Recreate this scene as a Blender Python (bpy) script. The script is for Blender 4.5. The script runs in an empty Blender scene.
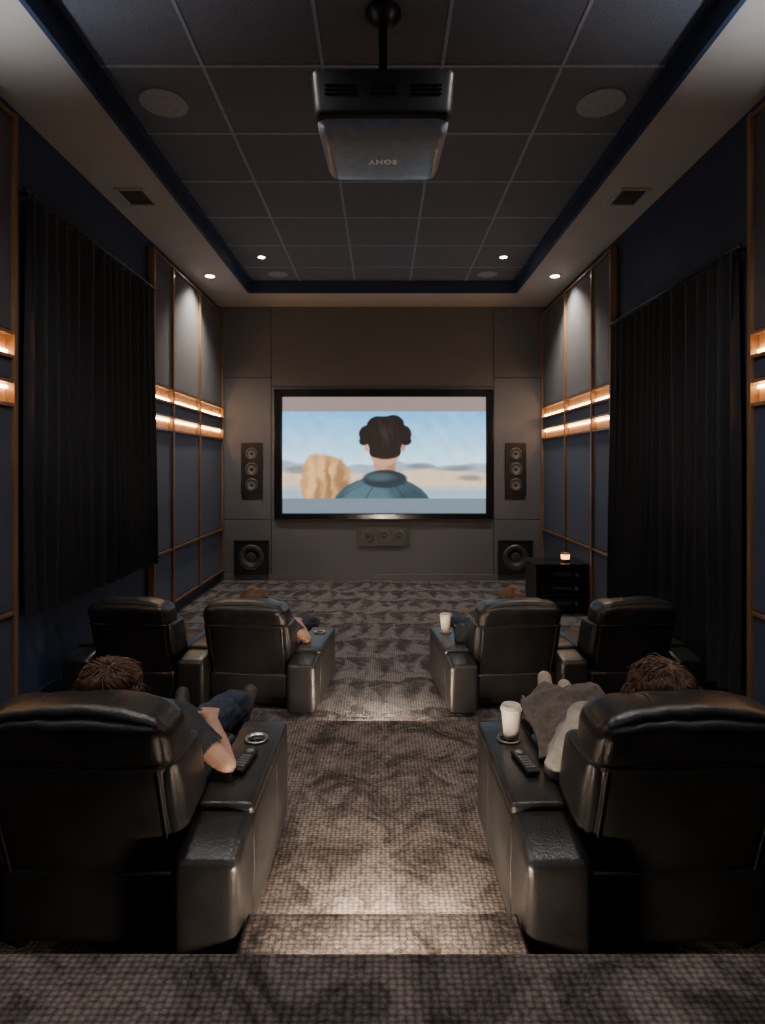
import bpy, bmesh, math, random
import numpy as np
from mathutils import Vector, Matrix, noise
random.seed(7); np.random.seed(7)
S=bpy.context.scene
COL=S.collection
CZ=1.723; F=588.0
# ------------------------------------------------------------------ materials
def newmat(name):
    m=bpy.data.materials.new(name); m.use_nodes=True
    nt=m.node_tree; b=nt.nodes["Principled BSDF"]
    return m,nt,b
def nd(nt,t,**k):
    n=nt.nodes.new(t)
    for a,v in k.items():
        if a in n.inputs: n.inputs[a].default_value=v
        else: setattr(n,a,v)
    return n
def mat(name,c,rough=.5,metal=0.,c2=None,nscale=20.,bump=0.,bscale=None,detail=4.,sheen=0.,coat=0.,spec=None,stretch=None):
    m,nt,b=newmat(name)
    b.inputs['Roughness'].default_value=rough
    b.inputs['Metallic'].default_value=metal
    b.inputs['Sheen Weight'].default_value=sheen
    b.inputs['Coat Weight'].default_value=coat
    if spec is not None: b.inputs['Specular IOR Level'].default_value=spec
    tc=nd(nt,'ShaderNodeTexCoord')
    mp=nd(nt,'ShaderNodeMapping')
    if stretch: mp.inputs['Scale'].default_value=stretch
    nt.links.new(tc.outputs['Object'],mp.inputs['Vector'])
    n=nd(nt,'ShaderNodeTexNoise'); n.inputs['Scale'].default_value=nscale; n.inputs['Detail'].default_value=detail
    nt.links.new(mp.outputs[0],n.inputs['Vector'])
    r=nd(nt,'ShaderNodeValToRGB')
    if c2 is None: c2=tuple(x*1.25 for x in c)
    r.color_ramp.elements[0].position=.35; r.color_ramp.elements[1].position=.65
    r.color_ramp.elements[0].color=(*c,1); r.color_ramp.elements[1].color=(*c2,1)
    nt.links.new(n.outputs['Fac'],r.inputs['Fac']); nt.links.new(r.outputs['Color'],b.inputs['Base Color'])
    if bump>0:
        n2=nd(nt,'ShaderNodeTexNoise'); n2.inputs['Scale'].default_value=bscale or nscale*3; n2.inputs['Detail'].default_value=5
        nt.links.new(mp.outputs[0],n2.inputs['Vector'])
        bp=nd(nt,'ShaderNodeBump'); bp.inputs['Strength'].default_value=bump; bp.inputs['Distance'].default_value=.01
        nt.links.new(n2.outputs['Fac'],bp.inputs['Height']); nt.links.new(bp.outputs['Normal'],b.inputs['Normal'])
    return m
def emat(name,c,s):
    m,nt,b=newmat(name)
    b.inputs['Base Color'].default_value=(*c,1)
    b.inputs['Emission Color'].default_value=(*c,1); b.inputs['Emission Strength'].default_value=s
    return m
def carpet_mat(name,c1,c2,shard,lo,hi,ns=4.6,px=4.6,py=1.5):
    m,nt,b=newmat(name); L=nt.links
    b.inputs['Roughness'].default_value=1.; b.inputs['Specular IOR Level'].default_value=.0
    tc=nd(nt,'ShaderNodeTexCoord')
    n1=nd(nt,'ShaderNodeTexNoise'); n1.inputs['Scale'].default_value=ns; n1.inputs['Detail'].default_value=10; n1.inputs['Distortion'].default_value=1.0; n1.inputs['Roughness'].default_value=.74
    L.new(tc.outputs['Object'],n1.inputs['Vector'])
    mp=nd(nt,'ShaderNodeMapping'); mp.inputs['Scale'].default_value=(px,py,1)
    L.new(tc.outputs['Object'],mp.inputs['Vector'])
    nz=nd(nt,'ShaderNodeTexNoise'); nz.inputs['Scale'].default_value=2.3; nz.inputs['Detail'].default_value=4
    L.new(tc.outputs['Object'],nz.inputs['Vector'])
    sep=nd(nt,'ShaderNodeSeparateXYZ'); L.new(mp.outputs[0],sep.inputs[0])
    pp=nd(nt,'ShaderNodeMath',operation='PINGPONG'); pp.inputs[1].default_value=.5
    ad=nd(nt,'ShaderNodeMath',operation='MULTIPLY_ADD'); ad.inputs[1].default_value=2.0; L.new(nz.outputs['Fac'],ad.inputs[0]); L.new(sep.outputs[0],ad.inputs[2]); L.new(ad.outputs[0],pp.inputs[0])
    yy=nd(nt,'ShaderNodeMath',operation='MULTIPLY_ADD'); yy.inputs[1].default_value=1.2; L.new(sep.outputs[1],yy.inputs[0]); L.new(nz.outputs['Fac'],yy.inputs[2])
    fr=nd(nt,'ShaderNodeMath',operation='FRACT'); L.new(yy.outputs[0],fr.inputs[0])
    sb=nd(nt,'ShaderNodeMath',operation='SUBTRACT'); 
    p2=nd(nt,'ShaderNodeMath',operation='MULTIPLY'); p2.inputs[1].default_value=1.7; L.new(pp.outputs[0],p2.inputs[0])
    L.new(p2.outputs[0],sb.inputs[0]); L.new(fr.outputs[0],sb.inputs[1])
    mr=nd(nt,'ShaderNodeMapRange'); mr.inputs[1].default_value=-.3; mr.inputs[2].default_value=.06; L.new(sb.outputs[0],mr.inputs[0])
    mx=nd(nt,'ShaderNodeMix'); mx.inputs[0].default_value=shard
    L.new(n1.outputs['Fac'],mx.inputs[2]); L.new(mr.outputs[0],mx.inputs[3])
    r=nd(nt,'ShaderNodeValToRGB'); r.color_ramp.elements[0].position=lo; r.color_ramp.elements[1].position=hi
    r.color_ramp.elements[0].color=(*c1,1); r.color_ramp.elements[1].color=(*c2,1)
    L.new(mx.outputs[0],r.inputs['Fac'])
    mp2=nd(nt,'ShaderNodeMapping'); mp2.inputs['Scale'].default_value=(52,66,50)
    L.new(tc.outputs['Object'],mp2.inputs['Vector'])
    v2=nd(nt,'ShaderNodeTexVoronoi'); v2.inputs['Scale'].default_value=1.; v2.inputs['Randomness'].default_value=.3
    L.new(mp2.outputs[0],v2.inputs['Vector'])
    fz=nd(nt,'ShaderNodeTexNoise'); fz.inputs['Scale'].default_value=260; fz.inputs['Detail'].default_value=2
    L.new(tc.outputs['Object'],fz.inputs['Vector'])
    hs=nd(nt,'ShaderNodeMath',operation='MULTIPLY_ADD'); hs.inputs[1].default_value=.7; hs.inputs[2].default_value=-.35; L.new(fz.outputs['Fac'],hs.inputs[0])
    hh=nd(nt,'ShaderNodeMath',operation='ADD'); L.new(v2.outputs['Distance'],hh.inputs[0]); L.new(hs.outputs[0],hh.inputs[1])
    r2=nd(nt,'ShaderNodeValToRGB'); r2.color_ramp.elements[0].position=.1; r2.color_ramp.elements[0].color=(1.35,1.35,1.35,1); r2.color_ramp.elements[1].color=(.3,.3,.3,1); r2.color_ramp.elements[1].position=.75
    L.new(hh.outputs[0],r2.inputs['Fac'])
    ml=nd(nt,'ShaderNodeMix'); ml.data_type='RGBA'; ml.blend_type='MULTIPLY'; ml.inputs[0].default_value=1
    L.new(r.outputs['Color'],ml.inputs[6]); L.new(r2.outputs['Color'],ml.inputs[7])
    L.new(ml.outputs[2],b.inputs['Base Color'])
    inv=nd(nt,'ShaderNodeMath',operation='SUBTRACT'); inv.inputs[0].default_value=1
    L.new(hh.outputs[0],inv.inputs[1])
    bp=nd(nt,'ShaderNodeBump'); bp.inputs['Strength'].default_value=.4; bp.inputs['Distance'].default_value=.007
    L.new(inv.outputs[0],bp.inputs['Height']); L.new(bp.outputs['Normal'],b.inputs['Normal'])
    return m
M={}
M['carpet']=carpet_mat('carpet_front',(.065,.06,.062),(.205,.19,.192),.16,.38,.64,ns=5.5)
M['carpet2']=carpet_mat('carpet_tier',(.06,.051,.047),(.20,.17,.157),.0,.40,.60,ns=5.)
M['navy']=mat('navy_paint',(.020,.036,.082),.65,nscale=6,bump=.1,bscale=90)
M['navyfab']=mat('navy_fabric',(.034,.050,.098),.95,nscale=250,bump=.35,bscale=500,sheen=.1)
M['litfab']=mat('navy_fabric_lit',(.052,.052,.064),.95,nscale=200,bump=.35,bscale=500,sheen=.1)  # navy panel fabric greyed: downlight wash put into the colour
M['taupe']=mat('front_wall_fabric',(.108,.107,.120),.92,nscale=120,bump=.3,bscale=300)
M['soffit']=mat('soffit_paint',(.43,.40,.37),.85,nscale=3,c2=(.46,.43,.395),bump=.03,bscale=60)
M['tile']=mat('ceiling_tile',(.090,.106,.14),.95,c2=(.135,.153,.195),nscale=90,bump=.5,bscale=120)
M['tbar']=mat('ceiling_bar',(.20,.23,.29),.6)
M['slat']=mat('vent_slat',(.10,.095,.09),.6)
M['wood']=mat('walnut_trim',(.17,.095,.05),.42,nscale=12,c2=(.26,.15,.08),stretch=(1,1,.15),coat=.2)
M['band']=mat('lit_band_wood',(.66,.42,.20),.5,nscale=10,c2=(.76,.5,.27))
M['led']=emat('warm_led',(1.,.54,.20),30.)
M['stepled']=emat('step_led',(1.,.80,.60),520.)
M['stepled2']=emat('step_led_bright',(1.,.80,.60),1300.)
M['leather']=mat('black_leather',(.0125,.012,.0125),.33,nscale=9,c2=(.021,.020,.020),bump=.16,bscale=110,spec=.55)
M['piping']=mat('leather_piping',(.018,.017,.017),.5)
M['plastic']=mat('black_plastic',(.012,.012,.013),.45)
M['gloss']=mat('gloss_black',(.01,.01,.011),.15)
M['velvet']=mat('curtain_velvet',(.0085,.0105,.0165),.75,nscale=60,sheen=.2,bump=.1,bscale=200)
M['metal']=mat('brushed_metal',(.35,.34,.33),.35,metal=1.)
M['ring']=mat('speaker_ring_metal',(.2,.2,.2),.4,metal=1.)
M['darkmetal']=mat('dark_metal',(.05,.05,.055),.4,metal=.8)
M['cone']=mat('speaker_cone',(.035,.035,.038),.55)
M['proj']=mat('projector_shell',(.012,.013,.015),.45)
M['projlow']=mat('projector_lower_cover',(.18,.23,.32),.3)
M['white']=mat('paper_cup',(.50,.46,.41),.6)
M['lid']=mat('cup_lid',(.58,.54,.48),.4)
M['lamp']=emat('downlight_lens',(1.,.85,.66),25.)
M['amber']=emat('amber_candle',(1.,.42,.14),5.)
M['glass']=mat('candle_glass',(.3,.16,.08),.2)
M['logo']=mat('logo_silver',(.95,.96,.98),.5)
M['skin']=mat('skin',(.42,.24,.17),.55,nscale=15,c2=(.5,.3,.21))
M['hairbrown']=mat('brown_hair',(.07,.036,.02),.5,nscale=60,c2=(.16,.085,.048))
M['hairlight']=mat('light_brown_hair',(.15,.085,.045),.5,nscale=60,c2=(.28,.165,.09))
M['tee']=mat('charcoal_tee',(.02,.022,.028),.9,nscale=50,bump=.2)
M['cream']=mat('cream_knit',(.27,.25,.225),.9,nscale=50,bump=.4,bscale=250)
M['jeans']=mat('blue_jeans',(.022,.032,.06),.9,nscale=200,bump=.3,c2=(.04,.055,.095))
M['shoe']=mat('dark_shoe',(.03,.03,.03),.6)
M['sock']=mat('beige_sock',(.42,.34,.28),.9,bump=.2)
M['blanket']=mat('taupe_blanket',(.085,.07,.06),.95,nscale=30,c2=(.14,.115,.098),bump=.35,bscale=220,sheen=.15)
M['eye']=mat('eye_white',(.7,.7,.7),.2)
M['base']=mat('baseboard_paint',(.02,.027,.045),.5)
M['btn']=mat('remote_buttons',(.18,.18,.19),.5)
# ------------------------------------------------------------------ helpers
def link(o,parent=None):
    COL.objects.link(o)
    if parent is not None: o.parent=parent
    return o
def meta(o,label=None,cat=None,group=None,kind=None):
    if label: o['label']=label
    if cat: o['category']=cat
    if group: o['group']=group
    if kind: o['kind']=kind
    return o
def empty(name,loc,rotz=0,**k):
    e=bpy.data.objects.new(name,None); e.location=loc; e.rotation_euler=(0,0,rotz); e.empty_display_size=.1
    link(e); meta(e,**k); return e
def obj(name,bm,m,parent=None,smooth=False,loc=None,**k):
    me=bpy.data.meshes.new(name); bm.normal_update(); bm.to_mesh(me); bm.free()
    ms=m if isinstance(m,(list,tuple)) else [m]
    for q in ms: me.materials.append(q)
    if smooth: me.polygons.foreach_set('use_smooth',[True]*len(me.polygons))
    o=bpy.data.objects.new(name,me)
    if loc: o.location=loc
    link(o,parent); meta(o,**k); return o
def addbox(bm,x0,x1,y0,y1,z0,z1,bev=0,seg=2,mi=0):
    if x0>x1:x0,x1=x1,x0
    r=bmesh.ops.create_cube(bm,size=1)
    vs=r['verts']
    for v in vs:
        v.co=Vector((x0+(v.co.x+.5)*(x1-x0),y0+(v.co.y+.5)*(y1-y0),z0+(v.co.z+.5)*(z1-z0)))
    fs=set(f for v in vs for f in v.link_faces)
    for f in fs: f.material_index=mi
    if bev>0:
        es=list(set(e for v in vs for e in v.link_edges))
        rr=bmesh.ops.bevel(bm,geom=es,offset=bev,segments=seg,profile=.5,affect='EDGES')
        for f in rr['faces']: f.material_index=mi
def boxes(name,lst,m,parent=None,bev=0,seg=2,**k):
    bm=bmesh.new()
    for b in lst: addbox(bm,*b[:6],bev=bev,seg=seg,mi=(b[6] if len(b)>6 else 0))
    return obj(name,bm,m,parent,**k)
def addlathe(bm,prof,n=32,mtx=Matrix(),mi=0,cap=True):
    rings=[]
    for r,z in prof:
        rings.append([bm.verts.new(mtx@Vector((r*math.cos(2*math.pi*i/n),r*math.sin(2*math.pi*i/n),z))) for i in range(n)])
    for a,b in zip(rings,rings[1:]):
        for i in range(n):
            f=bm.faces.new((a[i],a[(i+1)%n],b[(i+1)%n],b[i])); f.material_index=mi; f.smooth=True
    if cap:
        f=bm.faces.new(list(reversed(rings[0]))); f.material_index=mi
        f=bm.faces.new(rings[-1]); f.material_index=mi
def lathe(name,prof,m,parent=None,n=32,mtx=Matrix(),**k):
    bm=bmesh.new(); addlathe(bm,prof,n,mtx); return obj(name,bm,m,parent,**k)
def addtube(bm,pts,r,n=8,mi=0,r1=None):
    pts=[Vector(p) for p in pts]; rings=[]; N=len(pts)
    for i,p in enumerate(pts):
        t=(pts[min(i+1,N-1)]-pts[max(i-1,0)]).normalized()
        a=t.cross(Vector((0,0,1)));
        if a.length<.05: a=t.cross(Vector((0,1,0)))
        a.normalize(); b=t.cross(a)
        rr=r if r1 is None else r+(r1-r)*i/(N-1)
        rings.append([bm.verts.new(p+rr*(a*math.cos(2*math.pi*j/n)+b*math.sin(2*math.pi*j/n))) for j in range(n)])
    for a,b in zip(rings,rings[1:]):
        for j in range(n):
            f=bm.faces.new((a[j],a[(j+1)%n],b[(j+1)%n],b[j])); f.smooth=True; f.material_index=mi
    bm.faces.new(list(reversed(rings[0]))).material_index=mi; bm.faces.new(rings[-1]).material_index=mi
def rbox(bm,c,h,r,k=8,puff=(0,0,0),deform=None,mi=0):
    def ax(hh):
        q=[-hh,-hh+r*.12,-hh+r*.35,-hh+r*.65]
        mid=[-(hh-r)+2*(hh-r)*i/k for i in range(k+1)]
        return q+mid+[-x for x in reversed(q)]
    A=[ax(x) for x in h]; vd={}
    def V(p):
        key=tuple(round(x,6) for x in p)
        if key in vd: return vd[key]
        inn=[max(-(h[i]-r),min(h[i]-r,p[i])) for i in range(3)]
        d=Vector([p[i]-inn[i] for i in range(3)]).normalized()
        q=Vector(inn)+d*r
        u=[p[i]/h[i] for i in range(3)]
        for i in range(3):
            j,l=(i+1)%3,(i+2)%3
            if puff[i]: q[i]+=puff[i]*u[i]*max(0,(1-u[j]**2))**.6*max(0,(1-u[l]**2))**.6
        if deform: q=Vector(deform(q))
        v=bm.verts.new(Vector(c)+q); vd[key]=v; return v
    for i in range(3):
        j,l=(i+1)%3,(i+2)%3
        for s in (-1,1):
            for a in range(len(A[j])-1):
                for b in range(len(A[l])-1):
                    def P(x,y):
                        p=[0,0,0]; p[i]=s*h[i]; p[j]=x; p[l]=y; return V(p)
                    q=[P(A[j][a],A[l][b]),P(A[j][a+1],A[l][b]),P(A[j][a+1],A[l][b+1]),P(A[j][a],A[l][b+1])]
                    if s<0: q.reverse()
                    try:
                        f=bm.faces.new(q); f.smooth=True; f.material_index=mi
                    except ValueError: pass
def copy_tree(o,parent=None):
    c=o.copy(); COL.objects.link(c)
    if parent is not None: c.parent=parent
    for ch in o.children: copy_tree(ch,c)
    return c
def spot(name,loc,energy,color,size,blend,parent=None,radius=.05,rot=(0,0,0)):
    l=bpy.data.lights.new(name,'SPOT'); l.energy=energy; l.color=color; l.spot_size=size; l.spot_blend=blend; l.shadow_soft_size=radius
    o=bpy.data.objects.new(name,l); o.location=loc; o.rotation_euler=rot; link(o,parent); return o
# ------------------------------------------------------------------ room shell
W=2.45; D=8.81; ZS=4.09; ZT=4.243; TX=1.833; TE=8.06; YB=-1.6
K=dict(kind='structure')
boxes('floor',[(-W,W,3.5,D,-.1,0)],M['carpet'],label='dark mottled grey carpeted floor before the screen',**K)
boxes('floor.001',[(-W,W,1.3,3.60,-.05,.16),(-.5,.5,3.60,3.84,0,.08)],M['carpet2'],bev=.008,label='carpeted seating platform with a low step',**K)
boxes('floor.002',[(-W,W,YB,1.449,-.05,.523),(-.42,.42,1.449,1.828,.1,.333)],M['carpet2'],bev=.01,label='raised carpeted rear platform with a step in the aisle',**K)
boxes('wall_left',[(-W-.12,-W,YB,D,-.1,4.5)],M['navy'],label='navy painted side wall',**K)
boxes('wall_right',[(W,W+.12,YB,D,-.1,4.5)],M['navy'],label='navy painted side wall',**K)
boxes('wall_back',[(-W,W,YB-.12,YB,-.1,4.5)],M['navy'],label='navy painted rear wall',**K)
bm=bmesh.new()
addbox(bm,-W-.1,W+.1,D+.02,D+.14,-.1,4.5)
for (x0,x1,z0,z1) in [(-W,-1.665,0,.9),(-W,-1.665,.9,3.03),(-W,-1.665,3.03,ZS+.1),(1.665,W,0,.9),(1.665,W,.9,3.03),(1.665,W,3.03,ZS+.1),
    (-1.665,1.665,0,.88),(-1.665,1.665,.88,2.9),(-1.665,1.665,2.9,ZS+.1)]:
    addbox(bm,x0+.004,x1-.004,D-.01,D+.03,z0+.004,z1-.004,bev=.006)
obj('wall_front',bm,M['taupe'],label='taupe fabric panelled front wall with fine seams',**K)
boxes('ceiling',[(-W,-TX,YB,D,ZS,4.5),(TX,W,YB,D,ZS,4.5),(-TX,TX,TE,D,ZS,4.5),(-TX,TX,YB,-.9,ZS,4.5)],M['soffit'],label='beige grey painted ceiling border around the tray',**K)
boxes('ceiling.001',[(-TX,TX,-.9,TE,ZT,4.5)],M['tile'],label='dark speckled suspended ceiling tiles',**K)
boxes('trim_1',[(-TX-.012,-TX+.02,-.9,TE,ZS-.012,ZT),(TX-.02,TX+.012,-.9,TE,ZS-.012,ZT),(-TX,TX,TE-.02,TE+.012,ZS-.012,ZT),
   (-TX+.02,-TX+.05,-.9,TE-.02,ZT-.03,ZT),(TX-.05,TX-.02,-.9,TE-.02,ZT-.03,ZT)],M['navy'],label='navy edge trim of the ceiling tray',**K)
g=[]
for x in (-1.134,-.378,.378,1.134): g.append((x-.011,x+.011,-.9,TE,ZT-.006,ZT+.01))
y=3.71-.756*5
while y<TE-.2:
    g.append((-TX,TX,y-.011,y+.011,ZT-.0055,ZT+.01)); y+=.756
boxes('trim_2',g,M['tbar'],label='grey metal ceiling grid bars',**K)
boxes('baseboard_left',[(-W,-W+.018,3.6,D-.02,0,.13)],M['base'],bev=.004,label='dark navy baseboard',**K)
boxes('baseboard_right',[(W-.018,W,3.6,D-.02,0,.13)],M['base'],bev=.004,label='dark navy baseboard',**K)
boxes('baseboard_front',[(-W+.02,W-.02,D-.028,D-.01,0,.09)],M['taupe'],bev=.004,label='taupe baseboard',**K)
def steplight(x,y,z,w,lab,m='stepled'):
    e=empty('step_light',(x,y,z),label=lab,cat='step light',group='warm light strips under the step edges')
    boxes('light_strip',[(-w,w,0.006,.012,-.008,.008)],M[m],e)
    boxes('housing',[(-w-.01,w+.01,0,.006,-.012,.012)],M['darkmetal'],e)
    boxes('cover_lip',[(-w-.01,w+.01,0,.02,.009,.014)],M['darkmetal'],e)
steplight(0,1.4495,.43,.13,'warm LED strip under the upper step edge','stepled2')
steplight(0,1.8285,.26,.17,'warm LED strip under the lower step edge','stepled2')
steplight(0,3.601,.135,.24,'warm LED strip under the platform edge')
steplight(0,3.841,.055,.22,'warm LED strip under the low front step')
# ------------------------------------------------------------------ wall panel units
def unit(side,ys,lab):
    e=empty('acoustic_wall_panel',(side*W,ys[0],.13),label=lab,cat='wall panel',group='framed acoustic wall panels')
    y0=0; y1=ys[-1]-ys[0]; s=-side
    def bx(a,b): return (s*a,s*b) if s>0 else (s*b,s*a)
    zt=3.99-.13
    rel=lambda z:z-.13
    boxes('backing',[(*bx(.001,.02),y0,y1,0,zt)],M['navy'],e)
    for yy in ys:
        q=yy-ys[0]; q=min(max(q,.02),y1-.02)
        boxes('frame_upright',[(*bx(.02,.085),q-.02,q+.02,0,zt)],M['wood'],e,bev=.003)
    for z in [.155,.77,2.11,2.26,2.42,2.57,3.97]:
        boxes('frame_rail',[(*bx(.02,.078),.04,y1-.04,rel(z)-.012,rel(z)+.012)],M['wood'],e,bev=.002)
    for i in range(len(ys)-1):
        a=ys[i]-ys[0]+.028; b=ys[i+1]-ys[0]-.028
        for (z0,z1,m) in [(.17,.755,'navyfab'),(.785,2.095,'navyfab'),(2.275,2.405,'navyfab'),(2.585,3.955,'litfab')]:
            bm=bmesh.new(); xa,xb=bx(.02,.06)
            addbox(bm,xa,xb,a,b,rel(z0),rel(z1),bev=.012,seg=3)
            obj('fabric_panel',bm,M[m],e)
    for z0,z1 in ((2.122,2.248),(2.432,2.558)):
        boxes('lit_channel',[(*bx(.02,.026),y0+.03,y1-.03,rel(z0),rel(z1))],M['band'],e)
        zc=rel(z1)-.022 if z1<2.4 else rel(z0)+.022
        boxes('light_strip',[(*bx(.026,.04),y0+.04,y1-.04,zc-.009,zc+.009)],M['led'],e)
for sd in (-1,1):
    unit(sd,[6.10,6.68,7.66,8.78],'navy fabric panels, upper ones coloured as lit, in walnut frames with glowing strips beside the screen wall')
    unit(sd,[2.20,3.01,3.82],'navy fabric panels in walnut frames with glowing strips beside the seats')
# ------------------------------------------------------------------ curtains
def curtain(side,y0,y1,z0,z1,lab):
    e=empty('curtain',(side*W,y0,z0),label=lab,cat='curtain',group='black pleated curtains')
    bm=bmesh.new(); nu=360; nv=30; H=z1-z0; Ly=y1-y0; grid=[]
    for j in range(nv+1):
        v=j/nv; row=[]
        for i in range(nu+1):
            u=i/nu; yy=u*Ly
            ph=yy/.15*2*math.pi+1.6*math.sin(yy*4+.3)+.6*math.sin(yy*9.0+v*2.2)+.5*math.sin(v*3+yy*3)
            amp=.036+.018*(1-v)+.014*math.sin(yy*7+v*1.5)
            d=.105+amp*math.sin(ph)+.010*math.sin(ph*2.1+v*5)*(1-v)
            row.append(bm.verts.new((-side*d,yy+.02*math.cos(ph)*(1.2-v),v*H)))
        grid.append(row)
    for j in range(nv):
        for i in range(nu):
            f=bm.faces.new((grid[j][i],grid[j][i+1],grid[j+1][i+1],grid[j+1][i])); f.smooth=True
    obj('fabric',bm,M['velvet'],e)
    bm=bmesh.new(); addtube(bm,[(-side*.11,-.03,H+.03),(-side*.11,Ly+.03,H+.03)],.014,12)
    for q in (.05,Ly/2,Ly-.05): addbox(bm,*sorted((0,-side*.11)),q-.012,q+.012,H+.02,H+.04)
    obj('rod',bm,M['darkmetal'],e)
    bm=bmesh.new(); bmesh.ops.create_cone(bm,cap_ends=True,segments=8,radius1=.007,radius2=.007,depth=.05)
    hk=None; k=0
    while k*.15<Ly-.03:
        p=(-side*.11,k*.15+.03,H+.01)
        if hk is None: hk=obj('hook',bm,M['darkmetal'],e,loc=p)
        else:
            h2=hk.copy(); COL.objects.link(h2); h2.location=p
        k+=1
curtain(-1,3.87,6.02,.72,3.50,'black pleated curtain ending above the baseboard on the navy wall')
curtain(1,3.87,6.02,.2,3.13,'long black pleated curtain hanging near the floor')
# ------------------------------------------------------------------ screen
def s2l(c):
    c=np.asarray(c,float); return np.where(c<=.04045,c/12.92,((c+.055)/1.055)**2.4)
def XP(px,Y): return (px-382.5)/F*Y
def ZP(py,Y): return CZ-(py-465)/F*Y
def screen():
    e=empty('projection_screen',(0,D-.01,.91),label='wide projection screen in a thick black frame showing a desert film',cat='projection screen')
    x0,x1=XP(275,D),XP(492.5,D); z0,z1=ZP(519,D)-.91,ZP(390,D)-.91; t=.11
    boxes('frame',[(x0,x1,-.07,0,z1-t,z1),(x0,x1,-.07,0,z0,z0+t*.75),(x0,x0+t,-.07,0,z0+t*.75,z1-t),(x1-t,x1,-.07,0,z0+t*.75,z1-t)],M['gloss'],e,bev=.008)
    nx,ny=480,271
    xs=np.linspace(283,486,nx); ys=np.linspace(397,513,ny); X,Yp=np.meshgrid(xs,ys)
    rng=np.random.RandomState(3)
    def fbm(sx,sy,ph):
        o=np.zeros_like(X); a=1
        for k in range(5):
            f=1.9**k
            for q in range(3):
                t=rng.rand()*6.28; o+=a*np.sin((X*math.cos(t)*sx+Yp*math.sin(t)*sy)*f+rng.rand()*6.28+ph)
            a*=.6
        return o/5
    nzA=fbm(.12,.3,0); nzB=fbm(.35,.35,1); nzC=fbm(.2,.2,2)
    Xo,Yo=X.copy(),Yp.copy()
    X=Xo+nzB*.6; Yp=Yo+nzA*.5
    img=None
    def put(mask,c):
        nonlocal img
        img=img*(1-mask[...,None])+np.asarray(c)*mask[...,None]
    def ell(cx,cy,rx,ry,soft=1.): 
        d=np.sqrt(((X-cx)/rx)**2+((Yp-cy)/ry)**2); return np.clip((1-d)*min(rx,ry)/soft+.5,0,1)
    t_=np.clip((Yo-412)/52,0,1)[...,None]
    img=np.array([.32,.64,.86])*(1-t_)+np.array([.72,.87,.94])*t_
    img=img+(np.clip(nzA,0,1)*.06)[...,None]
    ridge=463+3*np.sin(X*.06)+1.6*np.sin(X*.17+1)
    put(np.clip((Yp-ridge)/2.5,0,1),(.52,.60,.66))
    put(np.clip((Yp-470-2*np.sin(X*.05+2))/3,0,1),(.80,.70,.58))
    put(np.clip((Yp-484)/8,0,1),(.50,.63,.71))
    for cx,cy,rx,ry in [(455,468,16,3),(420,466,12,3),(300,470,14,4),(470,478,12,3)]: put(ell(cx,cy,rx,ry,2.5)*.7,(.36,.37,.38))
    img=img*(1+.05*nzB)[...,None]
    # craggy sandstone outcrop
    X2,Y2_=X.copy(),Yp.copy(); X=X+nzC*4; Yp=Yp+nzA*4
    rock=np.clip(ell(318,482,16,27,2)+ell(334,490,19,30,2)+ell(326,470,9,16,2),0,1)
    put(rock,(.70,.52,.31)); 
    for (cx,cy,rx,ry,c_) in [(312,478,5,20,(.88,.70,.44)),(322,468,4,12,(.86,.68,.44)),(328,484,3,22,(.40,.28,.19)),(340,480,4,20,(.44,.31,.21)),(318,492,3,12,(.46,.33,.22)),(334,470,4,6,(.85,.66,.42)),(346,490,4,10,(.38,.27,.19))]: put(ell(cx,cy,rx,ry,3)*.65,c_)
    X,Yp=X2,Y2_
    # anonymous traveller seen from behind looking at the dunes
    put(ell(382,512,51,36,1.2),(.16,.27,.31)); put(ell(368,512,26,32,6)*.5,(.30,.42,.45)); put(ell(412,510,16,22,6)*.5,(.10,.18,.21))
    for k_,c_ in ((-.45,.6),(.5,.6),(-1.1,.5),(1.0,.5)):
        put(np.clip(1-np.abs(X-(384+(Yp-472)*k_*1.6))/1.4,0,1)*(Yp>480)*c_,(.07,.12,.15))
    put(ell(385,464,11,14,1.5),(.66,.47,.37)); put(ell(391,466,4,12,3)*.5,(.45,.31,.25))
    put(ell(367,446,3,5.5,1.2),(.74,.54,.44)); put(ell(403,446,3,5.5,1.2),(.62,.44,.36))
    put(ell(385,452,15,14,1.4),(.70,.51,.41))
    for (cx,cy,r) in [(385,434,20),(378,426,11),(393,425,11),(369,434,10),(401,434,10),(385,442,17),(364,441,5),(406,441,5)]: put(ell(cx,cy,r,r*.88,1.6),(.06,.05,.055))
    for q in range(70):
        a=rng.rand()*6.28; rr=rng.rand()*17; put(ell(385+rr*math.cos(a),434+rr*.9*math.sin(a),1,3.2,1)*.4,(.17,.13,.12))
    for q in range(26):
        a=q/25*3.14; put(ell(385+14*math.cos(a),451+5*math.sin(a),1.6,3,1)*.9,(.06,.05,.055))
    put(ell(385,479,22,9,1.5),(.09,.15,.18)); put(ell(380,477,14,4,3)*.6,(.26,.36,.39))
    top=np.clip((412-Yo)/.6,0,1); bot=np.clip((Yo-498)/.6,0,1)
    put(top,(.47,.42,.41)); put(bot,(.36,.42,.47))
    col=s2l(np.clip(img,0,1))
    wx=((Xo-382.5)/F*D); wz=CZ-(Yo-465)/F*D-.91
    verts=np.stack([wx,np.full_like(wx,-.03),wz],-1).reshape(-1,3)
    idx=np.arange(nx*ny).reshape(ny,nx)
    fc=np.stack([idx[:-1,:-1],idx[1:,:-1],idx[1:,1:],idx[:-1,1:]],-1).reshape(-1,4)
    me=bpy.data.meshes.new('screen_picture'); me.from_pydata(verts.tolist(),[],fc.tolist())
    at=me.color_attributes.new('pic','FLOAT_COLOR','POINT')
    at.data.foreach_set('color',np.concatenate([col.reshape(-1,3),np.ones((nx*ny,1))],1).ravel())
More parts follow.
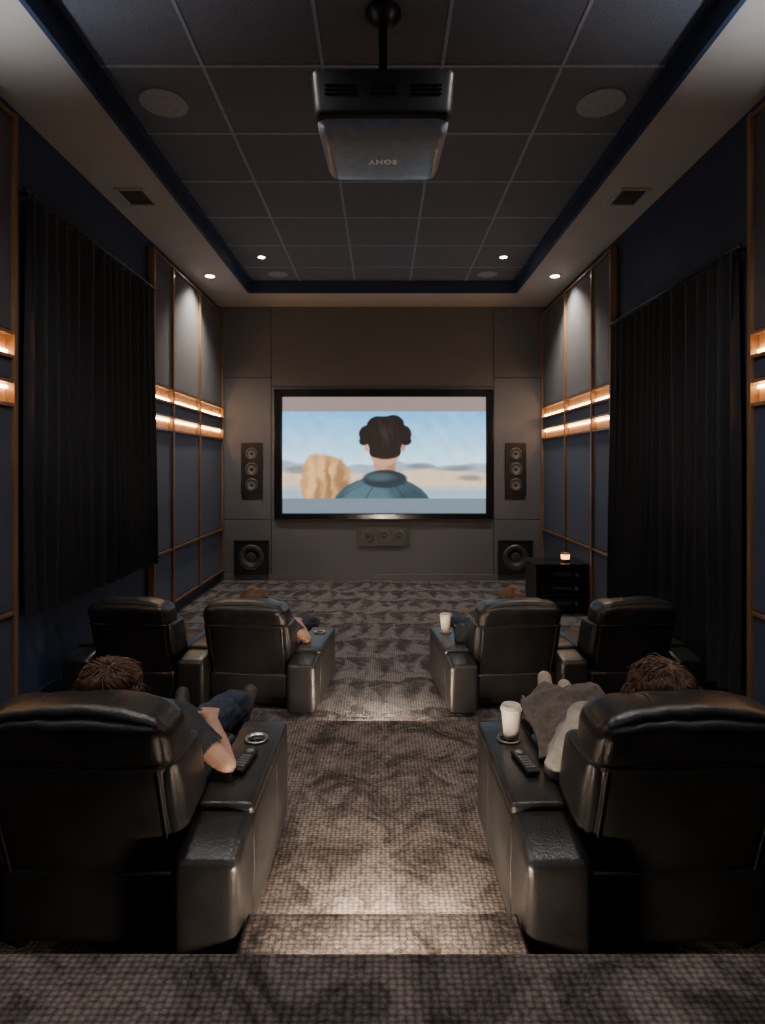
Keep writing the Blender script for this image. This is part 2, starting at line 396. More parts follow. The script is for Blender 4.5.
    m,nt,b=newmat('projected_film'); a=nd(nt,'ShaderNodeAttribute',attribute_name='pic')
    b.inputs['Base Color'].default_value=(.05,.05,.05,1); b.inputs['Roughness'].default_value=.9
    nt.links.new(a.outputs['Color'],b.inputs['Emission Color']); b.inputs['Emission Strength'].default_value=2.1
    me.materials.append(m); o=bpy.data.objects.new('screen_picture',me); link(o,e)
screen()
# ------------------------------------------------------------------ speakers
RX=Matrix.Rotation(math.radians(90),4,'X')
def driver(name,parent,x,z,r,y=0,dust=.3):
    mt=Matrix.Translation((x,y,z))@RX
    bm=bmesh.new()
    addlathe(bm,[(r,0),(r,.006),(r*.93,.009),(r*.88,.006)],40,mt,0,cap=False)
    addlathe(bm,[(r*.88,.006),(r*.82,.010),(r*.74,.006),(r*.3,-.002),(r*dust,-.002),(r*dust*.8,.004),(r*dust*.4,.007),(r*.02,.008)],40,mt,1,cap=False)
    return obj(name,bm,[M['ring'],M['cone']],parent)
def wallspeaker(px0,px1,py0,py1):
    x0,x1,z0,z1=XP(px0,D),XP(px1,D),ZP(py1,D),ZP(py0,D)
    e=empty('wall_speaker',((x0+x1)/2,D-.01,z0),label='black in-wall speaker with three stacked round drivers',cat='speaker',group='tall wall speakers beside the screen')
    hw=(x1-x0)/2; h=z1-z0
    boxes('body',[(-hw,hw,-.035,0,0,h)],M['plastic'],e,bev=.006)
    boxes('bezel',[(-hw,-hw+.015,-.042,-.035,0,h),(hw-.015,hw,-.042,-.035,0,h),(-hw,hw,-.042,-.035,0,.015),(-hw,hw,-.042,-.035,h-.015,h)],M['darkmetal'],e)
    for k,r in ((.2,.095),(.5,.095),(.8,.085)): driver('driver',e,0,h*k,r,-.036)
wallspeaker(242,262.5,443,495); wallspeaker(505,525.5,443,495)
x0,x1,z0,z1=XP(358,D),XP(409,D),ZP(546,D),ZP(526,D)
e=empty('centre_speaker',((x0+x1)/2,D-.01,z0),label='black horizontal speaker with three drivers below the screen',cat='speaker')
hw=(x1-x0)/2; h=z1-z0
boxes('body',[(-hw,hw,-.035,0,0,h)],M['plastic'],e,bev=.006)
for k in (-.6,0,.6): driver('driver',e,hw*k,h/2,.09,-.036)
for a,b_ in ((235,269),(498,532)):
    x0,x1,z0,z1=XP(a,D),XP(b_,D),ZP(574,D),ZP(540,D)
    e=empty('subwoofer',((x0+x1)/2,D-.01,z0),label='square black in-wall subwoofer with a large round cone',cat='subwoofer',group='square subwoofers low on the screen wall')
    hw=(x1-x0)/2; h=z1-z0
    boxes('body',[(-hw,hw,-.045,0,0,h)],M['plastic'],e,bev=.008)
    boxes('bezel',[(-hw,-hw+.025,-.055,-.045,0,h),(hw-.025,hw,-.055,-.045,0,h),(-hw,hw,-.055,-.045,0,.025),(-hw,hw,-.055,-.045,h-.025,h)],M['darkmetal'],e)
    driver('driver',e,0,h/2,.19,-.046,dust=.42)
# ------------------------------------------------------------------ ceiling fixtures
def downlight(x,y,z,r,en,lab,size=1.9,col=(1.,.88,.74),grp='recessed ceiling downlights',rot=(0,0,0)):
    e=empty('downlight',(x,y,z),label=lab,cat='downlight',group=grp)
    dn=Matrix.Rotation(math.pi,4,'X')
    lathe('trim_ring',[(r*.72,-.004),(r*1.05,-.004),(r*1.05,.004),(r,.008),(r*.78,.006),(r*.72,.0)],M['soffit'],e,mtx=dn,n=32)
    lathe('lens',[(r*.001,0.005),(r*.72,.005),(r*.72,.007),(r*.001,.008)],M['lamp'],e,mtx=dn,n=32)
    spot('lamp',(0,0,-.03),en,col,size,.8,e,radius=.06,rot=rot)
for sx in (-1,1):
    downlight(sx*2.16,7.36,ZS,.075,195,'added fill downlight in the beige ceiling border, out of view',size=2.1)
    downlight(sx*1.465,7.12,ZT,.055,40,'added fill downlight in the tiled ceiling above the seats, out of view',size=2.3)
    downlight(sx*2.13,2.6,ZS,.075,40,'added fill downlight in the beige ceiling border, out of view')  # added out of view as fill for the near side
    downlight(sx*.95,2.75,ZT,.075,100,'added fill downlight in the tiled ceiling above the seats, out of view',size=2.3,col=(1,.93,.87))  # added unseen fill over the near chairs and aisle
    downlight(sx*.9,-.2,ZT,.075,14,'added fill downlight in the tiled ceiling above the seats, out of view',size=2.4,col=(.85,.88,1))  # added dim fill behind the camera, never in view
for sx in (-1,1):
    for yy,en in ((.9,55),(2.6,62)):  # added unseen uplights that brighten the ceiling border and tray
        e=empty('added_fill_sconce',(sx*(W-.001),yy,2.9),label='added up-facing fill light shaped as a slim dark sconce, out of view',cat='added fill light',group='added up-facing fill sconces')
        s=-sx; bk=.085 if yy>2 else 0
        boxes('back_plate',[(*sorted((0,s*(.012+bk))),-.06,.06,-.14,.14)],M['darkmetal'],e,bev=.003)
        bm=bmesh.new(); addlathe(bm,[(.03,-.1),(.055,.08),(.05,.08),(.028,-.09)],24,Matrix.Translation((s*(.07+bk),0,0))); obj('shade',bm,M['darkmetal'],e)
        spot('lamp',(s*(.07+bk),0,.10),en,(.93,.95,1.),2.7,.6,e,radius=.05,rot=(math.pi+.45,0,0))
def cspk(x,y,r):
    e=empty('ceiling_speaker',(x,y,ZT),label='round perforated speaker grille flush in the tiled ceiling',cat='ceiling speaker',group='round ceiling speakers')
    dn=Matrix.Rotation(math.pi,4,'X')
    lathe('ring',[(r*.92,0),(r,0),(r,.008),(r*.95,.012),(r*.92,.008)],M['tbar'],e,mtx=dn,n=48)
    m=bpy.data.materials.get('grille_mesh') or mat('grille_mesh',(.05,.05,.06),.7,nscale=400,c2=(.10,.10,.12),bump=.5,bscale=600)
    lathe('grille',[(.001,.002),(r*.92,.002),(r*.92,.006),(.001,.008)],m,e,mtx=dn,n=48)
for sx in (-1,1): cspk(sx*1.52,4.09,.165); cspk(sx*1.38,7.75,.13)
def vent(x,y):
    e=empty('air_vent',(x,y,ZS),label='rectangular slatted air vent in the ceiling border',cat='air vent',group='ceiling air vents')
    boxes('frame',[(-.13,.13,-.17,-.145,-.014,0),(-.13,.13,.145,.17,-.014,0),(-.13,-.105,-.145,.145,-.014,0),(.105,.13,-.145,.145,-.014,0)],M['soffit'],e,bev=.003)
    bm=bmesh.new()
    for i in range(6):
        bmesh.ops.create_cube(bm,size=1,matrix=Matrix.Translation((0,-.12+i*.048,-.007))@Matrix.Rotation(-.15,4,'X')@Matrix.Diagonal((.21,.020,.004,1)))
    obj('slats',bm,M['slat'],e)
    boxes('duct',[(-.105,.105,-.145,.145,-.002,0)],M['plastic'],e)
vent(-2.17,5.19); vent(2.17,5.19)
# ------------------------------------------------------------------ projector
def projector():
    e=empty('ceiling_projector',(0.003,3.0,3.47),label='large dark ceiling projector hanging on a short pole',cat='projector')
    bm=bmesh.new(); rbox(bm,(0,.29,.165),(.365,.285,.13),.04,6,deform=lambda p:(p.x*(1-.06*(p.y+.285)/.57)*(1+.03*p.z/.12),p.y,p.z))
    obj('body',bm,M['proj'],e)
    bm=bmesh.new(); rbox(bm,(0,.31,.045),(.345,.28,.075),.07,8,puff=(0,0,.014),deform=lambda p:(p.x*(1-.06*(p.y+.27)/.54),p.y,p.z))
    obj('lower_cover',bm,M['projlow'],e)
    for gx in (-.30,.14):
        boxes('vent_grille',[(gx,gx+.16,-.001,.012,.15+i*.022,.153+i*.022) for i in range(3)],M['gloss'],e)
    boxes('port_panel',[(-.07,.07,-.001,.012,.15,.20)],M['gloss'],e,bev=.003)
    bm=bmesh.new(); mt=Matrix.Translation((0,.57,.14))@Matrix.Rotation(-math.pi/2,4,'X')
    addlathe(bm,[(.09,0),(.09,.03),(.075,.04),(.065,.02),(.001,.012)],32,mt,cap=False); obj('lens',bm,M['gloss'],e)
    bm=bmesh.new(); mt=Matrix.Translation((0,.28,0))
    addlathe(bm,[(.04,.27),(.04,.30),(.024,.32),(.024,.72)],24,mt); obj('pole',bm,M['plastic'],e)
    lathe('ceiling_plate',[(.03,.69),(.06,.71),(.1,.755),(.1,.772),(.001,.772)],M['darkmetal'],e,mtx=mt)
    boxes('mount_bracket',[(-.14,.14,.2,.36,.29,.302),(-.02,.02,.14,.42,.288,.298)],M['darkmetal'],e,bev=.003)
    cu=bpy.data.curves.new('t','FONT'); cu.body='SONY'; cu.size=.052; cu.align_x='CENTER'; cu.align_y='CENTER'; cu.extrude=.002; cu.offset=.0018; cu.space_character=1.2
    to=bpy.data.objects.new('t',cu); COL.objects.link(to)
    dg=bpy.context.evaluated_depsgraph_get(); me=bpy.data.meshes.new_from_object(to.evaluated_get(dg)); bpy.data.objects.remove(to)
    me.materials.clear(); me.materials.append(M['logo'])
    o=bpy.data.objects.new('logo',me); o.location=(0,.30,-.0448); o.rotation_euler=(0,math.pi,0); o.scale=(1.0,1.25,1); link(o,e); o['label']='silver maker lettering'
projector()
# ------------------------------------------------------------------ AV cabinet
def rack():
    CX=2.07
    e=empty('media_cabinet',(CX,6.78,0),label='low black media cabinet with open shelves by the curtain',cat='cabinet')
    hw=.30; d=.5; h=.58
    boxes('top_panel',[(-hw-.01,hw+.01,-.01,d,h-.03,h)],M['gloss'],e,bev=.004)
    boxes('side_panel',[(-hw,-hw+.03,0,d,.04,h-.03)],M['plastic'],e)
    boxes('side_panel',[(hw-.03,hw,0,d,.04,h-.03)],M['plastic'],e)
    boxes('back_panel',[(-hw+.03,hw-.03,d-.02,d,.04,h-.03)],M['plastic'],e)
    for z in (.04,.21,.37): boxes('shelf',[(-hw+.03,hw-.03,.01,d-.02,z,z+.02)],M['darkmetal'],e)
    for sx in (-1,1):
        for yy in (.04,d-.06): boxes('leg',[(sx*(hw-.05)-.02,sx*(hw-.05)+.02,yy,yy+.04,0,.04)],M['darkmetal'],e)
    dm=mat('display_glow',(.04,.06,.08),.2)
    for i,z in enumerate((.06,.23,.39)):
        r=empty('av_receiver',(CX,6.80,z),label='slim black audio component with round knob on a cabinet shelf',cat='audio receiver',group='audio components in the cabinet')
        boxes('body',[(-.24,.24,0.01,.36,.01,.115)],M['gloss'],r,bev=.004)
        boxes('display',[(-.1,.12,.006,.012,.05,.085)],dm,r)
        lathe('knob',[(.022,0),(.022,.018),(.018,.022),(.001,.022)],M['metal'],r,mtx=Matrix.Translation((.18,.012,.06))@RX,n=20)
        for x in (-.24,.21):
            for y in (.03,.3): boxes('foot',[(x,x+.03,y,y+.03,0,.012)],M['plastic'],r)
    c=empty('candle',(2.17,6.98,h),label='small glowing amber candle jar on the cabinet',cat='candle')
    lathe('jar',[(.001,0),(.05,0),(.052,.02),(.052,.03),(.001,.03)],M['glass'],c,n=24)
    lathe('glowing_wax',[(.048,.03),(.05,.08),(.046,.085),(.001,.08)],M['amber'],c,n=24)
    lathe('rim',[(.052,.084),(.054,.084),(.054,.1),(.05,.1),(.05,.084)],M['glass'],c,n=24)
rack()
# ------------------------------------------------------------------ recliners
def lean(z): return -(z-.22)*.30
def build_chair(arms=(-1,1),extended=True,cup=(1,),fz=.24):
    e=empty('recliner',(0,0,0))
    L=M['leather']; P=M['piping']
    bm=bmesh.new(); rbox(bm,(0,.48,.165),(.297,.34,.125),.03,4); obj('base',bm,L,e)
    bm=bmesh.new(); rbox(bm,(0,.60,.335),(.29,.29,.085),.06,8,puff=(0,0,.02)); obj('seat_cushion',bm,L,e)
    def dsh(p):
        z=p.z+.50; w=1+.05*math.cos((z-.5)*3.2)
        return (p.x*w, p.y+lean(z)-.012*(1-(p.x/.3)**2)*(1 if p.y<0 else 0), p.z)
    bm=bmesh.new(); rbox(bm,(0,.245,.50),(.277,.06,.33),.05,10,puff=(0,.012,0),deform=dsh)
    pts=[]
    for k in range(41):
        a=k/40; 
        if a<.3: x=-.25; z=.22+(a/.3)*.48
        elif a<.7: x=-.25+(a-.3)/.4*.50; z=.70+.012*math.sin((a-.3)/.4*math.pi)
        else: x=.25; z=.70-((a-.7)/.3)*.48
        pts.append((x*1.04,.245-.066+lean(z)-.004-.012*(1-(x/.3)**2),z))
    addtube(bm,pts,.004,6,1)
    obj('backrest',bm,[L,P],e)
    def dh(p):
        w=.006*noise.noise(Vector((p.x*9,p.y*6,p.z*14)))+.0025*math.sin(p.x*55+6*noise.noise(Vector((p.x*5,p.z*8,1))))*max(0,1-abs(p.x)/.29)
        return (p.x,p.y+lean(p.z+.775)+.02-.02*(p.x/.29)**2+w,p.z-.018*(abs(p.x)/.29)**3+w)
    bm=bmesh.new(); rbox(bm,(0,.275,.775),(.293,.115,.098),.06,24,puff=(.008,.02,.022),deform=dh)
    for xx in (-.11,.11):
        pts=[]
        for k in range(15):
            a=math.radians(-70+k*16)
            y=-math.cos(a)*.128; z=math.sin(a)*.118
            y=max(-.136,min(.136,y))
            pts.append((xx,.275+y*.98+lean(.775+z)+.02,.775+z))
        addtube(bm,pts,.0035,6,1)
    pts=[(x*.286,.275-.128+lean(.70)+.02-.02*x*x+.018*abs(x)**6,.695+.004*x*x) for x in [i/10-1 for i in range(21)]]
    addtube(bm,pts,.006,6,1)
    obj('headrest',bm,[L,P],e)
    bm=bmesh.new()
    rbox(bm,(0,.345,.53),(.265,.06,.17),.05,8,puff=(0,.02,0),deform=lambda p:(p.x,p.y+lean(p.z+.53),p.z)); obj('back_cushion',bm,L,e)
    for sx in (-1,1):
        bm=bmesh.new(); rbox(bm,(sx*.275,.30,.54),(.032,.12,.17),.03,6,puff=(.01,.01,0),deform=lambda p:(p.x,p.y+lean(p.z+.56)+.02,p.z)); obj('side_bolster',bm,L,e)
    for sx in arms:
        def da(p):
            y=p.y; z=p.z
            if y<-.24 and z>0: z=z-(((-.24-y)/.185)**1.3)*.04*(z/.205)
            return (p.x,y,z)
        bm=bmesh.new(); rbox(bm,(sx*.40,.45,.235),(.1,.425,.205),.03,8,puff=(.006,0,0),deform=da)
        xo=sx*.504
        for yy in (.22,.60): addtube(bm,[(xo,yy,.05),(xo,yy,.41)],.0022,6,1)
        a=obj('armrest',bm,[L,P],e)
        bm=bmesh.new(); rbox(bm,(sx*.40,.555,.438),(.1,.32,.024),.02,6,puff=(0,0,.007)); obj('arm_pad',bm,L,a)
        if sx in cup:
            c=lathe('cup_holder',[(.001,.004),(.036,.004),(.04,.012),(.046,.013),(.048,.006),(.048,0)],[M['metal']],a,n=32,mtx=Matrix.Translation((sx*.405,.68,.466)))
            lathe('well_dark_disc',[(.001,.0042),(.036,.0045),(.036,.0055),(.001,.0055)],M['gloss'],c,n=32,mtx=Matrix.Translation((sx*.405,.68,.466)))  # flat dark disc stands in for the shaded recess
    if extended:
        bm=bmesh.new(); rbox(bm,(0,1.15,fz),(.27,.21,.045),.035,6,puff=(0,0,.012),deform=lambda p:(p.x,p.y,p.z-p.y*.25)); 
        f=obj('footrest',bm,L,e)
        for sx in (-1,1):
            bm=bmesh.new(); addtube(bm,[(sx*.2,.80,.12),(sx*.2,1.00,.14),(sx*.2,1.13,fz-.03)],.012,8); obj('linkage',bm,M['darkmetal'],f)
    else:
        bm=bmesh.new(); rbox(bm,(0,.875,.2),(.285,.035,.14),.03,6,puff=(0,.01,0)); obj('footrest',bm,L,e)
    for sx in (-1,1):
        for yy in (.2,.76):
            lathe('leg',[(.022,0),(.026,.05)],M['plastic'],e,n=16,mtx=Matrix.Translation((sx*.25,yy,0)))
    return e
def place(o,x,y,z,r,sc,lab,grp):
    o.location=(x,y,z); o.rotation_euler=(0,0,r); o.scale=sc
    o['label']=lab; o['category']='recliner'; o['group']=grp
Y1=1.72; Z1=.16
cA=build_chair((-1,1),True,(1,))
cB=build_chair((-1,1),True,(-1,),.26)
cO1=build_chair((-1,),False,(-1,))
cO2=build_chair((1,),False,(1,))
G1='black leather recliners on the raised platform'; G2='black leather recliners on the lower floor'
cA2=copy_tree(cA); cB2=copy_tree(cB)
SA=(1,1,.95)
place(cA,-.93,Y1,Z1,math.radians(-1),SA,'black leather recliner holding a person in jeans, footrest raised',G1)
place(cB,.93,Y1,Z1,math.radians(1),SA,'black leather recliner holding a person under a blanket',G1)
th=math.radians(6); SC=.96; Y2=4.02; XI=.955; SB=(.985,.92,.88)
place(cA2,-XI,Y2,0,-th,SB,'black leather recliner with an occupied seat beside the aisle',G2)
place(cB2,XI,Y2,0,th,SB,'black leather recliner with a person and paper cup on its arm',G2)
dx=.825
place(cO1,-XI-dx*math.cos(th),Y2+dx*math.sin(th)*.5,0,-th,SB,'empty black leather recliner near the curtain wall',G2)
place(cO2,XI+dx*math.cos(th),Y2+dx*math.sin(th)*.5,0,th,SB,'empty black leather recliner near the curtain wall',G2)
# ------------------------------------------------------------------ people
def frame_hand(bones,wrist,dirv,nrm,thumbside,tag,curl=.5):
    w=Vector(wrist); d=Vector(dirv).normalized(); n=Vector(nrm); n=(n-d*n.dot(d)).normalized(); s=d.cross(n).normalized()*thumbside
    for o in (-.024,-.008,.008,.024):
        bones.append((tag,w+s*o*.6,.016,w+d*.082+s*o,.0125))
    lens=[.062,.074,.078,.07]
    for i,o in enumerate((-.03,-.010,.010,.03)):
        p=w+d*.086+s*o; l=lens[i]
        a=p+(d*math.cos(curl*.5)-n*math.sin(curl*.5))*l*.5+s*o*.06
        b=a+(d*math.cos(curl*1.3)-n*math.sin(curl*1.3))*l*.5
        bones.append((tag,p,.0095,a,.0088)); bones.append((tag,a,.0088,b,.0072))
    t0=w+d*.03+s*.028; t1=t0+(d*.6+s*.75-n*.2).normalized()*.042; t2=t1+(d*.9+s*.25-n*.25).normalized()*.034
    bones.append((tag,t0,.013,t1,.011)); bones.append((tag,t1,.011,t2,.0085))
def person(loc,sc,mir,pose,shirt,longsl,trousers,shoem,hairm,label,rotz=0,hairlen=.055):
    P=lambda q:Vector((q[0]*mir,q[1],q[2]))
    B=[]
    hip,chest,neck,head=[P(pose[k]) for k in ('hip','chest','neck','head')]
    for o in (-.065,.065):
        B.append(('hip',hip+Vector((o,0,0)),.098,hip+(chest-hip)*.4+Vector((o,0,0)),.09))
        B.append(('torso',hip+(chest-hip)*.4+Vector((o,0,0)),.09,chest+Vector((o*1.1,0,0)),.1))
    sh={}
    for k,sg in (('R',1),('L',-1)):
        s_=P(pose['sh'+k]); sh[k]=s_
        B.append(('torso',chest,.1,s_,.058)); B.append(('torso',neck-Vector((0,0,.02)),.05,s_,.05))
        el=P(pose['el'+k]); wr=P(pose['wr'+k])
        B.append(('uparm',s_,.052,el,.037)); B.append(('forearm',el,.036,el+(wr-el)*.35,.038)); B.append(('forearm',el+(wr-el)*.35,.038,wr,.025))
        hd=P(pose['hd'+k]); frame_hand(B,wr,hd,P(pose.get('hn'+k,(0,0,1))),pose.get('th'+k,1)*mir,'hand')
        hp=hip+Vector((sg*.09*mir,0,0)); kn=P(pose['kn'+k]); an=P(pose['an'+k]); toe=P(pose['toe'+k])
        B.append(('thigh',hp,.092,kn,.062)); B.append(('shin',kn,.06,kn+(an-kn)*.3,.06)); B.append(('shin',kn+(an-kn)*.3,.06,an,.038))
        heel=an+(an-kn).normalized()*.03
        B.append(('foot'+k,an,.04,heel,.036)); B.append(('foot'+k,heel,.036,toe,.026)); B.append(('foot'+k,an,.034,toe,.024))
    B.append(('neck',neck,.056,head+Vector((0,-.005,-.05)),.052))
    h=head
    B.append(('head',h+Vector((0,-.018,.028)),.083,h+Vector((0,.012,.02)),.08))
    B.append(('head',h+Vector((0,.0,.0)),.074,h+Vector((0,.052,-.075)),.034))
    B.append(('head',h+Vector((0,.078,.012)),.011,h+Vector((0,.1,-.022)),.014))
    B.append(('head',h+Vector((-.018,.082,-.052)),.008,h+Vector((.018,.082,-.052)),.008))
    for sx in (-1,1): 
        B.append(('head',h+Vector((sx*.083,-.01,-.02)),.009,h+Vector((sx*.088,-.018,.018)),.013))
        B.append(('head',h+Vector((sx*.018,.078,.03)),.01,h+Vector((sx*.048,.066,.032)),.01))
    bm=bmesh.new()
    base=bmesh.new(); bmesh.ops.create_icosphere(base,subdivisions=2,radius=1); sp=[v.co.copy() for v in base.verts]; base.free()
    for (lab,p0,r0,p1,r1) in B:
        vs=[bm.verts.new(p0+c*r0) for c in sp]+[bm.verts.new(p1+c*r1) for c in sp]
        r=bmesh.ops.convex_hull(bm,input=vs)
        dl=[g for g in r['geom_interior'] if isinstance(g,bmesh.types.BMVert)]
        dl=list(set(dl)|set(g for g in r['geom_unused'] if isinstance(g,bmesh.types.BMVert)))
        if dl: bmesh.ops.delete(bm,geom=dl,context='VERTS')
    me=bpy.data.meshes.new('tmp'); bm.to_mesh(me); bm.free()
    t=bpy.data.objects.new('tmp',me); COL.objects.link(t)
    md=t.modifiers.new('r','REMESH'); md.mode='VOXEL'; md.voxel_size=.0055; md.use_smooth_shade=True
    ms=t.modifiers.new('s','SMOOTH'); ms.iterations=4; ms.factor=.5
    dg=bpy.context.evaluated_depsgraph_get(); body=bpy.data.meshes.new_from_object(t.evaluated_get(dg)); bpy.data.objects.remove(t)
    body.name='person'; body.materials.clear(); body.materials.append(M['skin'])
    o=bpy.data.objects.new('person',body); o.location=loc; o.rotation_euler=(0,0,rotz); o.scale=(sc,sc,sc); link(o)
    meta(o,label=label,cat='person')
    n=len(body.vertices); co=np.zeros(n*3); body.vertices.foreach_get('co',co); co=co.reshape(-1,3)
    no=np.zeros(n*3); body.vertices.foreach_get('normal',no); no=no.reshape(-1,3)
    best=np.full(n,1e9); lab=np.zeros(n,int); tt=np.zeros(n)
    names=sorted(set(b[0] for b in B))
    for (l,p0,r0,p1,r1) in B:
        a=np.array(p0); d=np.array(p1)-a; k=np.clip(((co-a)@d)/(d@d+1e-12),0,1)
        ds=np.linalg.norm(co-a-k[:,None]*d,axis=1)-(r0+(r1-r0)*k)
        w=ds<best; best[w]=ds[w]; lab[w]=names.index(l); tt[w]=k[w]
    polys=[list(p.vertices) for p in body.polygons]
    def shell(name,mask,off,m,wr=0.,lb=None,nsc=14):
        fs=[p for p in polys if all(mask[i] for i in p)]
        if not fs: return None
        ids=sorted(set(i for p in fs for i in p)); mp={i:j for j,i in enumerate(ids)}
        vv=[]
        for i in ids:
            q=Vector(co[i]); k=off+(wr*noise.noise(q*nsc)+wr*.5*noise.noise(q*nsc*2.3) if wr else 0)
            vv.append(q+Vector(no[i])*k)
        me=bpy.data.meshes.new(name); me.from_pydata(vv,[],[[mp[i] for i in p] for p in fs]); me.materials.append(m)
        me.polygons.foreach_set('use_smooth',[True]*len(me.polygons))
        ob=bpy.data.objects.new(name,me); link(ob,o)
        sm=ob.modifiers.new('s','SOLIDIFY'); sm.thickness=.004; sm.offset=0
        if lb: ob['label']=lb
        return ob
    L=lambda *a: np.isin(lab,[names.index(x) for x in a])
    shm=L('torso')|L('hip')&(co[:,1]<hip.y+.02)|(L('uparm') & (np.ones(n,bool) if longsl else (tt<.72)))
    if longsl: shm|=L('forearm')
    shell('shirt',shm&~L('neck'),.010,M[shirt],.006)
    shell('trousers',L('hip','thigh','shin'),.0075,M[trousers],.010,nsc=20)
    for k in 'RL': shell('shoe' if shoem=='shoe' else 'sock',L('foot'+k),.009,M[shoem])
    hv=co-np.array(h); hd_=hv/ (np.linalg.norm(hv,axis=1)[:,None]+1e-9)
    def ishair(d): return (d[...,2]>.42)&(d[...,1]<.80)|((d[...,1]<.12)&(d[...,2]>-.62)&(np.abs(d[...,0])<.97))
    hm=L('head','neck')&ishair(hd_)&(co[:,2]>h.z-.085)
    hr=shell('hair',hm,.012,M[hairm],.010,nsc=22)
    bm=bmesh.new(); bm.from_mesh(hr.data)
    ids=np.where(hm)[0]
    whorl=h+Vector((.02,-.05,.12))
    for i in np.random.choice(ids,min(2400,len(ids)),replace=False):
        p=Vector(co[i]); nn=Vector(no[i])
        d=(p-whorl); d=d-nn*d.dot(nn)
        d=d.normalized() if d.length>1e-4 else Vector((0,-1,0))
        q0=p*13; d=d+Vector((noise.noise(q0),noise.noise(q0+Vector((7,0,0))),noise.noise(q0+Vector((0,9,0)))))*1.6
        d=(d-nn*d.dot(nn)).normalized()
        sd=nn.cross(d); cur=noise.noise(p*9)*1.6
        Ln=hairlen*random.uniform(.6,1.1); pts=[p+nn*.010]
        lift=.010+.02*max(0,noise.noise(p*25+Vector((3,1,2))))+random.uniform(0,.004)
        for s_ in range(1,5):
            q=s_/4; pts.append(p+nn*(.010+lift*math.sin(q*2.7)-Ln*Ln*q*q*2.5)+d*Ln*q+sd*cur*Ln*q*q)
        addtube(bm,pts,.0026,4,0,r1=.0006)
    bm.to_mesh(hr.data); bm.free()
    for p in hr.data.polygons: p.use_smooth=True
    hr.modifiers.clear()
    for sx in (-1,1):
        bm=bmesh.new(); bmesh.ops.create_uvsphere(bm,u_segments=12,v_segments=8,radius=.011,matrix=Matrix.Translation(h+Vector((sx*.032,.077,.012)))); obj('eye',bm,M['eye'],o,smooth=True)
    return o
poseA=dict(hip=(0,.68,.45),chest=(0,.52,.58),neck=(-.02,.44,.67),head=(-.045,.385,.775),
  shR=(.17,.49,.63),elR=(.370,.39,.515),wrR=(.25,.60,.595),hdR=(-.25,.9,-.05),hnR=(.2,-.1,1),thR=-1,
  shL=(-.17,.49,.63),elL=(-.36,.42,.52),wrL=(-.37,.66,.50),hdL=(.1,1,-.05),thL=1,
  knR=(.235,1.05,.46),anR=(.19,1.36,.28),toeR=(.22,1.43,.38),
  knL=(-.12,1.05,.42),anL=(-.13,1.36,.28),toeL=(-.15,1.45,.36))
poseB=dict(poseA); 
poseB.update(neck=(-.03,.44,.67),head=(-.065,.385,.77),elR=(.30,.40,.50),wrR=(.2,.62,.53),hdR=(-.3,.8,-.1),
  knR=(.12,1.04,.43),anR=(.07,1.34,.35),toeR=(.065,1.42,.455),knL=(-.04,1.04,.42),anL=(-.04,1.36,.32),toeL=(-.05,1.45,.40))
ZD=-.028
person((-.93,Y1,Z1+ZD),1,1,poseA,'tee',False,'jeans','shoe','hairbrown','brown-haired person reclining in charcoal tee and jeans, hand on thigh')
person((.93,Y1,Z1+ZD),1,-1,poseB,'cream',True,'jeans','sock','hairbrown','person with wavy brown hair reclining in cream knit under a blanket',hairlen=.065)
person((-XI,Y2,-.06),SC,1,poseA,'tee',False,'jeans','shoe','hairlight','person with light brown hair reclining, bare forearm on the armrest',rotz=-th)
pB=dict(poseA); pB.update(elR=(.345,.42,.515),wrR=(.30,.64,.53),hdR=(-.1,1,-.03))
person((XI,Y2,-.06),SC,-1,pB,'tee',True,'jeans','shoe','hairlight','person with light brown hair reclining in a dark long sleeve top',rotz=th)
# ------------------------------------------------------------------ blanket
bm=bmesh.new(); nu,nv=140,160; gr=[]
def ss(a,b,x):
    t=max(0,min(1,(x-a)/(b-a))); return t*t*(3-2*t)
for j in range(nv+1):
    v=j/nv; row=[]
    for i in range(nu+1):
        u=i/nu
        x=-.345+.10*v+u*(.58-.06*v)+.012*math.sin(v*9); y=.48+v*.81+.03*math.sin(u*7)
        lx1=-.10; lx2=.05-.02*v
        bump=max(math.exp(-((x-lx1)/.09)**2),math.exp(-((x-lx2)/.085)**2))
        leg=.515-.12*ss(.98,1.4,y)
        z=.425+(leg-.425)*bump
        if y<.85: z+=.06*ss(.85,.6,y)*ss(-.34,-.2,x)
        z-=.16*ss(.98,1.35,y)*(1-bump)
        w1=(x*15-y*19)+3.0*noise.noise(Vector((x*4.5,y*4.5,0.)))
        w2=(x*27+y*15)+3.*noise.noise(Vector((x*6,y*6,4.)))
        z+=.020*(1-abs(math.sin(w1*.5))*2)+.010*(1-abs(math.sin(w2*.5))*2)+.010*noise.noise(Vector((x*13,y*13,7.)))
        z+=.022
        if x<-.27: z=max(z,.456+.008*(1+math.sin(w1)))
        if u>.93: z-=(u-.93)*1.0
        row.append(bm.verts.new((x,y,z)))
    gr.append(row)
for j in range(nv):
    for i in range(nu):
        f=bm.faces.new((gr[j][i],gr[j][i+1],gr[j+1][i+1],gr[j+1][i])); f.smooth=True
bl=obj('blanket',bm,M['blanket'],label='rumpled taupe blanket draped over the legs on the recliner',cat='blanket',loc=(.93,Y1,Z1))
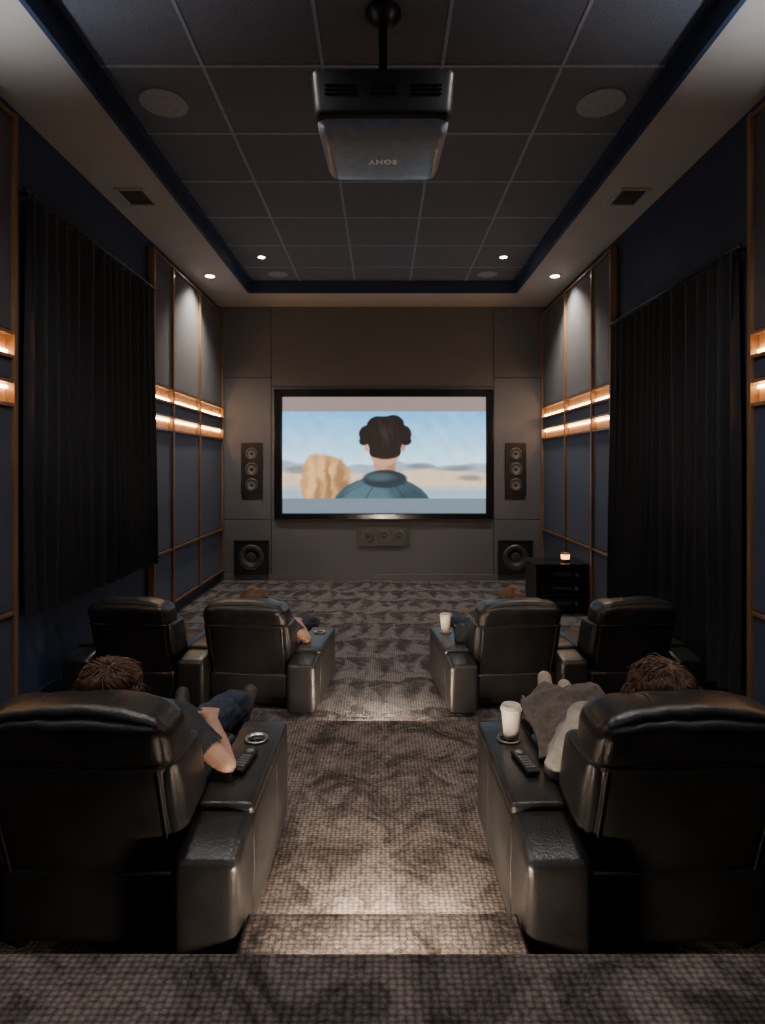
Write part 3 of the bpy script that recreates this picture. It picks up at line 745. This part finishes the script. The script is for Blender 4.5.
m_=bl.modifiers.new('s','SOLIDIFY'); m_.thickness=.010; m_.offset=1
# ------------------------------------------------------------------ cups & remotes
def cup(x,y,z,sc,lab):
    e=empty('paper_cup',(x,y,z),label=lab,cat='cup',group='paper cups on the recliner arms'); e.scale=(sc,)*3
    lathe('cup_body',[(.001,.001),(.032,0),(.044,.125),(.0445,.128)],M['white'],e,n=32)
    lathe('lid',[(.0445,.124),(.048,.126),(.048,.133),(.044,.136),(.042,.146),(.036,.147),(.034,.141),(.001,.141)],M['lid'],e,n=32)
cup(.525,2.40,.16+.450,.92,'cream paper cup with lid standing on the armrest')
c0=Vector((XI,Y2,0)); R=Matrix.Rotation(th,3,'Z')
q=c0+R@Vector((-.405*.985,.68*.92,.474*.88)); cup(q.x,q.y,q.z,.98,'pale paper cup with lid in the armrest holder')
def remote(x,y,z,rz,lab):
    e=empty('remote_control',(x,y,z),rz,label=lab,cat='remote control',group='remote controls on the recliner arms')
    bm=bmesh.new(); rbox(bm,(0,0,.010),(.024,.085,.010),.007,3); obj('body',bm,M['plastic'],e)
    for r in range(5):
        for c in range(3):
            boxes('button',[(-.017+c*.012,-.008+c*.012,-.06+r*.018,-.05+r*.018,.019,.022)],M['btn'],e)
    lathe('dial',[(.014,.019),(.014,.023),(.001,.023)],M['btn'],e,n=20,mtx=Matrix.Translation((0,.055,0)))
remote(-.515,2.20,.16+.447,-.12,'slim black remote control lying on the armrest')
remote(.53,2.19,.16+.447,.15,'slim black remote control lying on the armrest beside the blanket')
# ------------------------------------------------------------------ world + camera
w=bpy.data.worlds.new('w'); S.world=w; w.use_nodes=True; w.node_tree.nodes['Background'].inputs[0].default_value=(.05,.06,.1,1); w.node_tree.nodes['Background'].inputs[1].default_value=.3
cam=bpy.data.cameras.new('cam'); co_=bpy.data.objects.new('cam',cam); COL.objects.link(co_)
co_.location=(0,0,CZ); co_.rotation_euler=(math.pi/2,0,0); cam.sensor_width=36; cam.lens=F/1024*36; cam.shift_y=-47/1024; cam.clip_start=.05
S.camera=co_
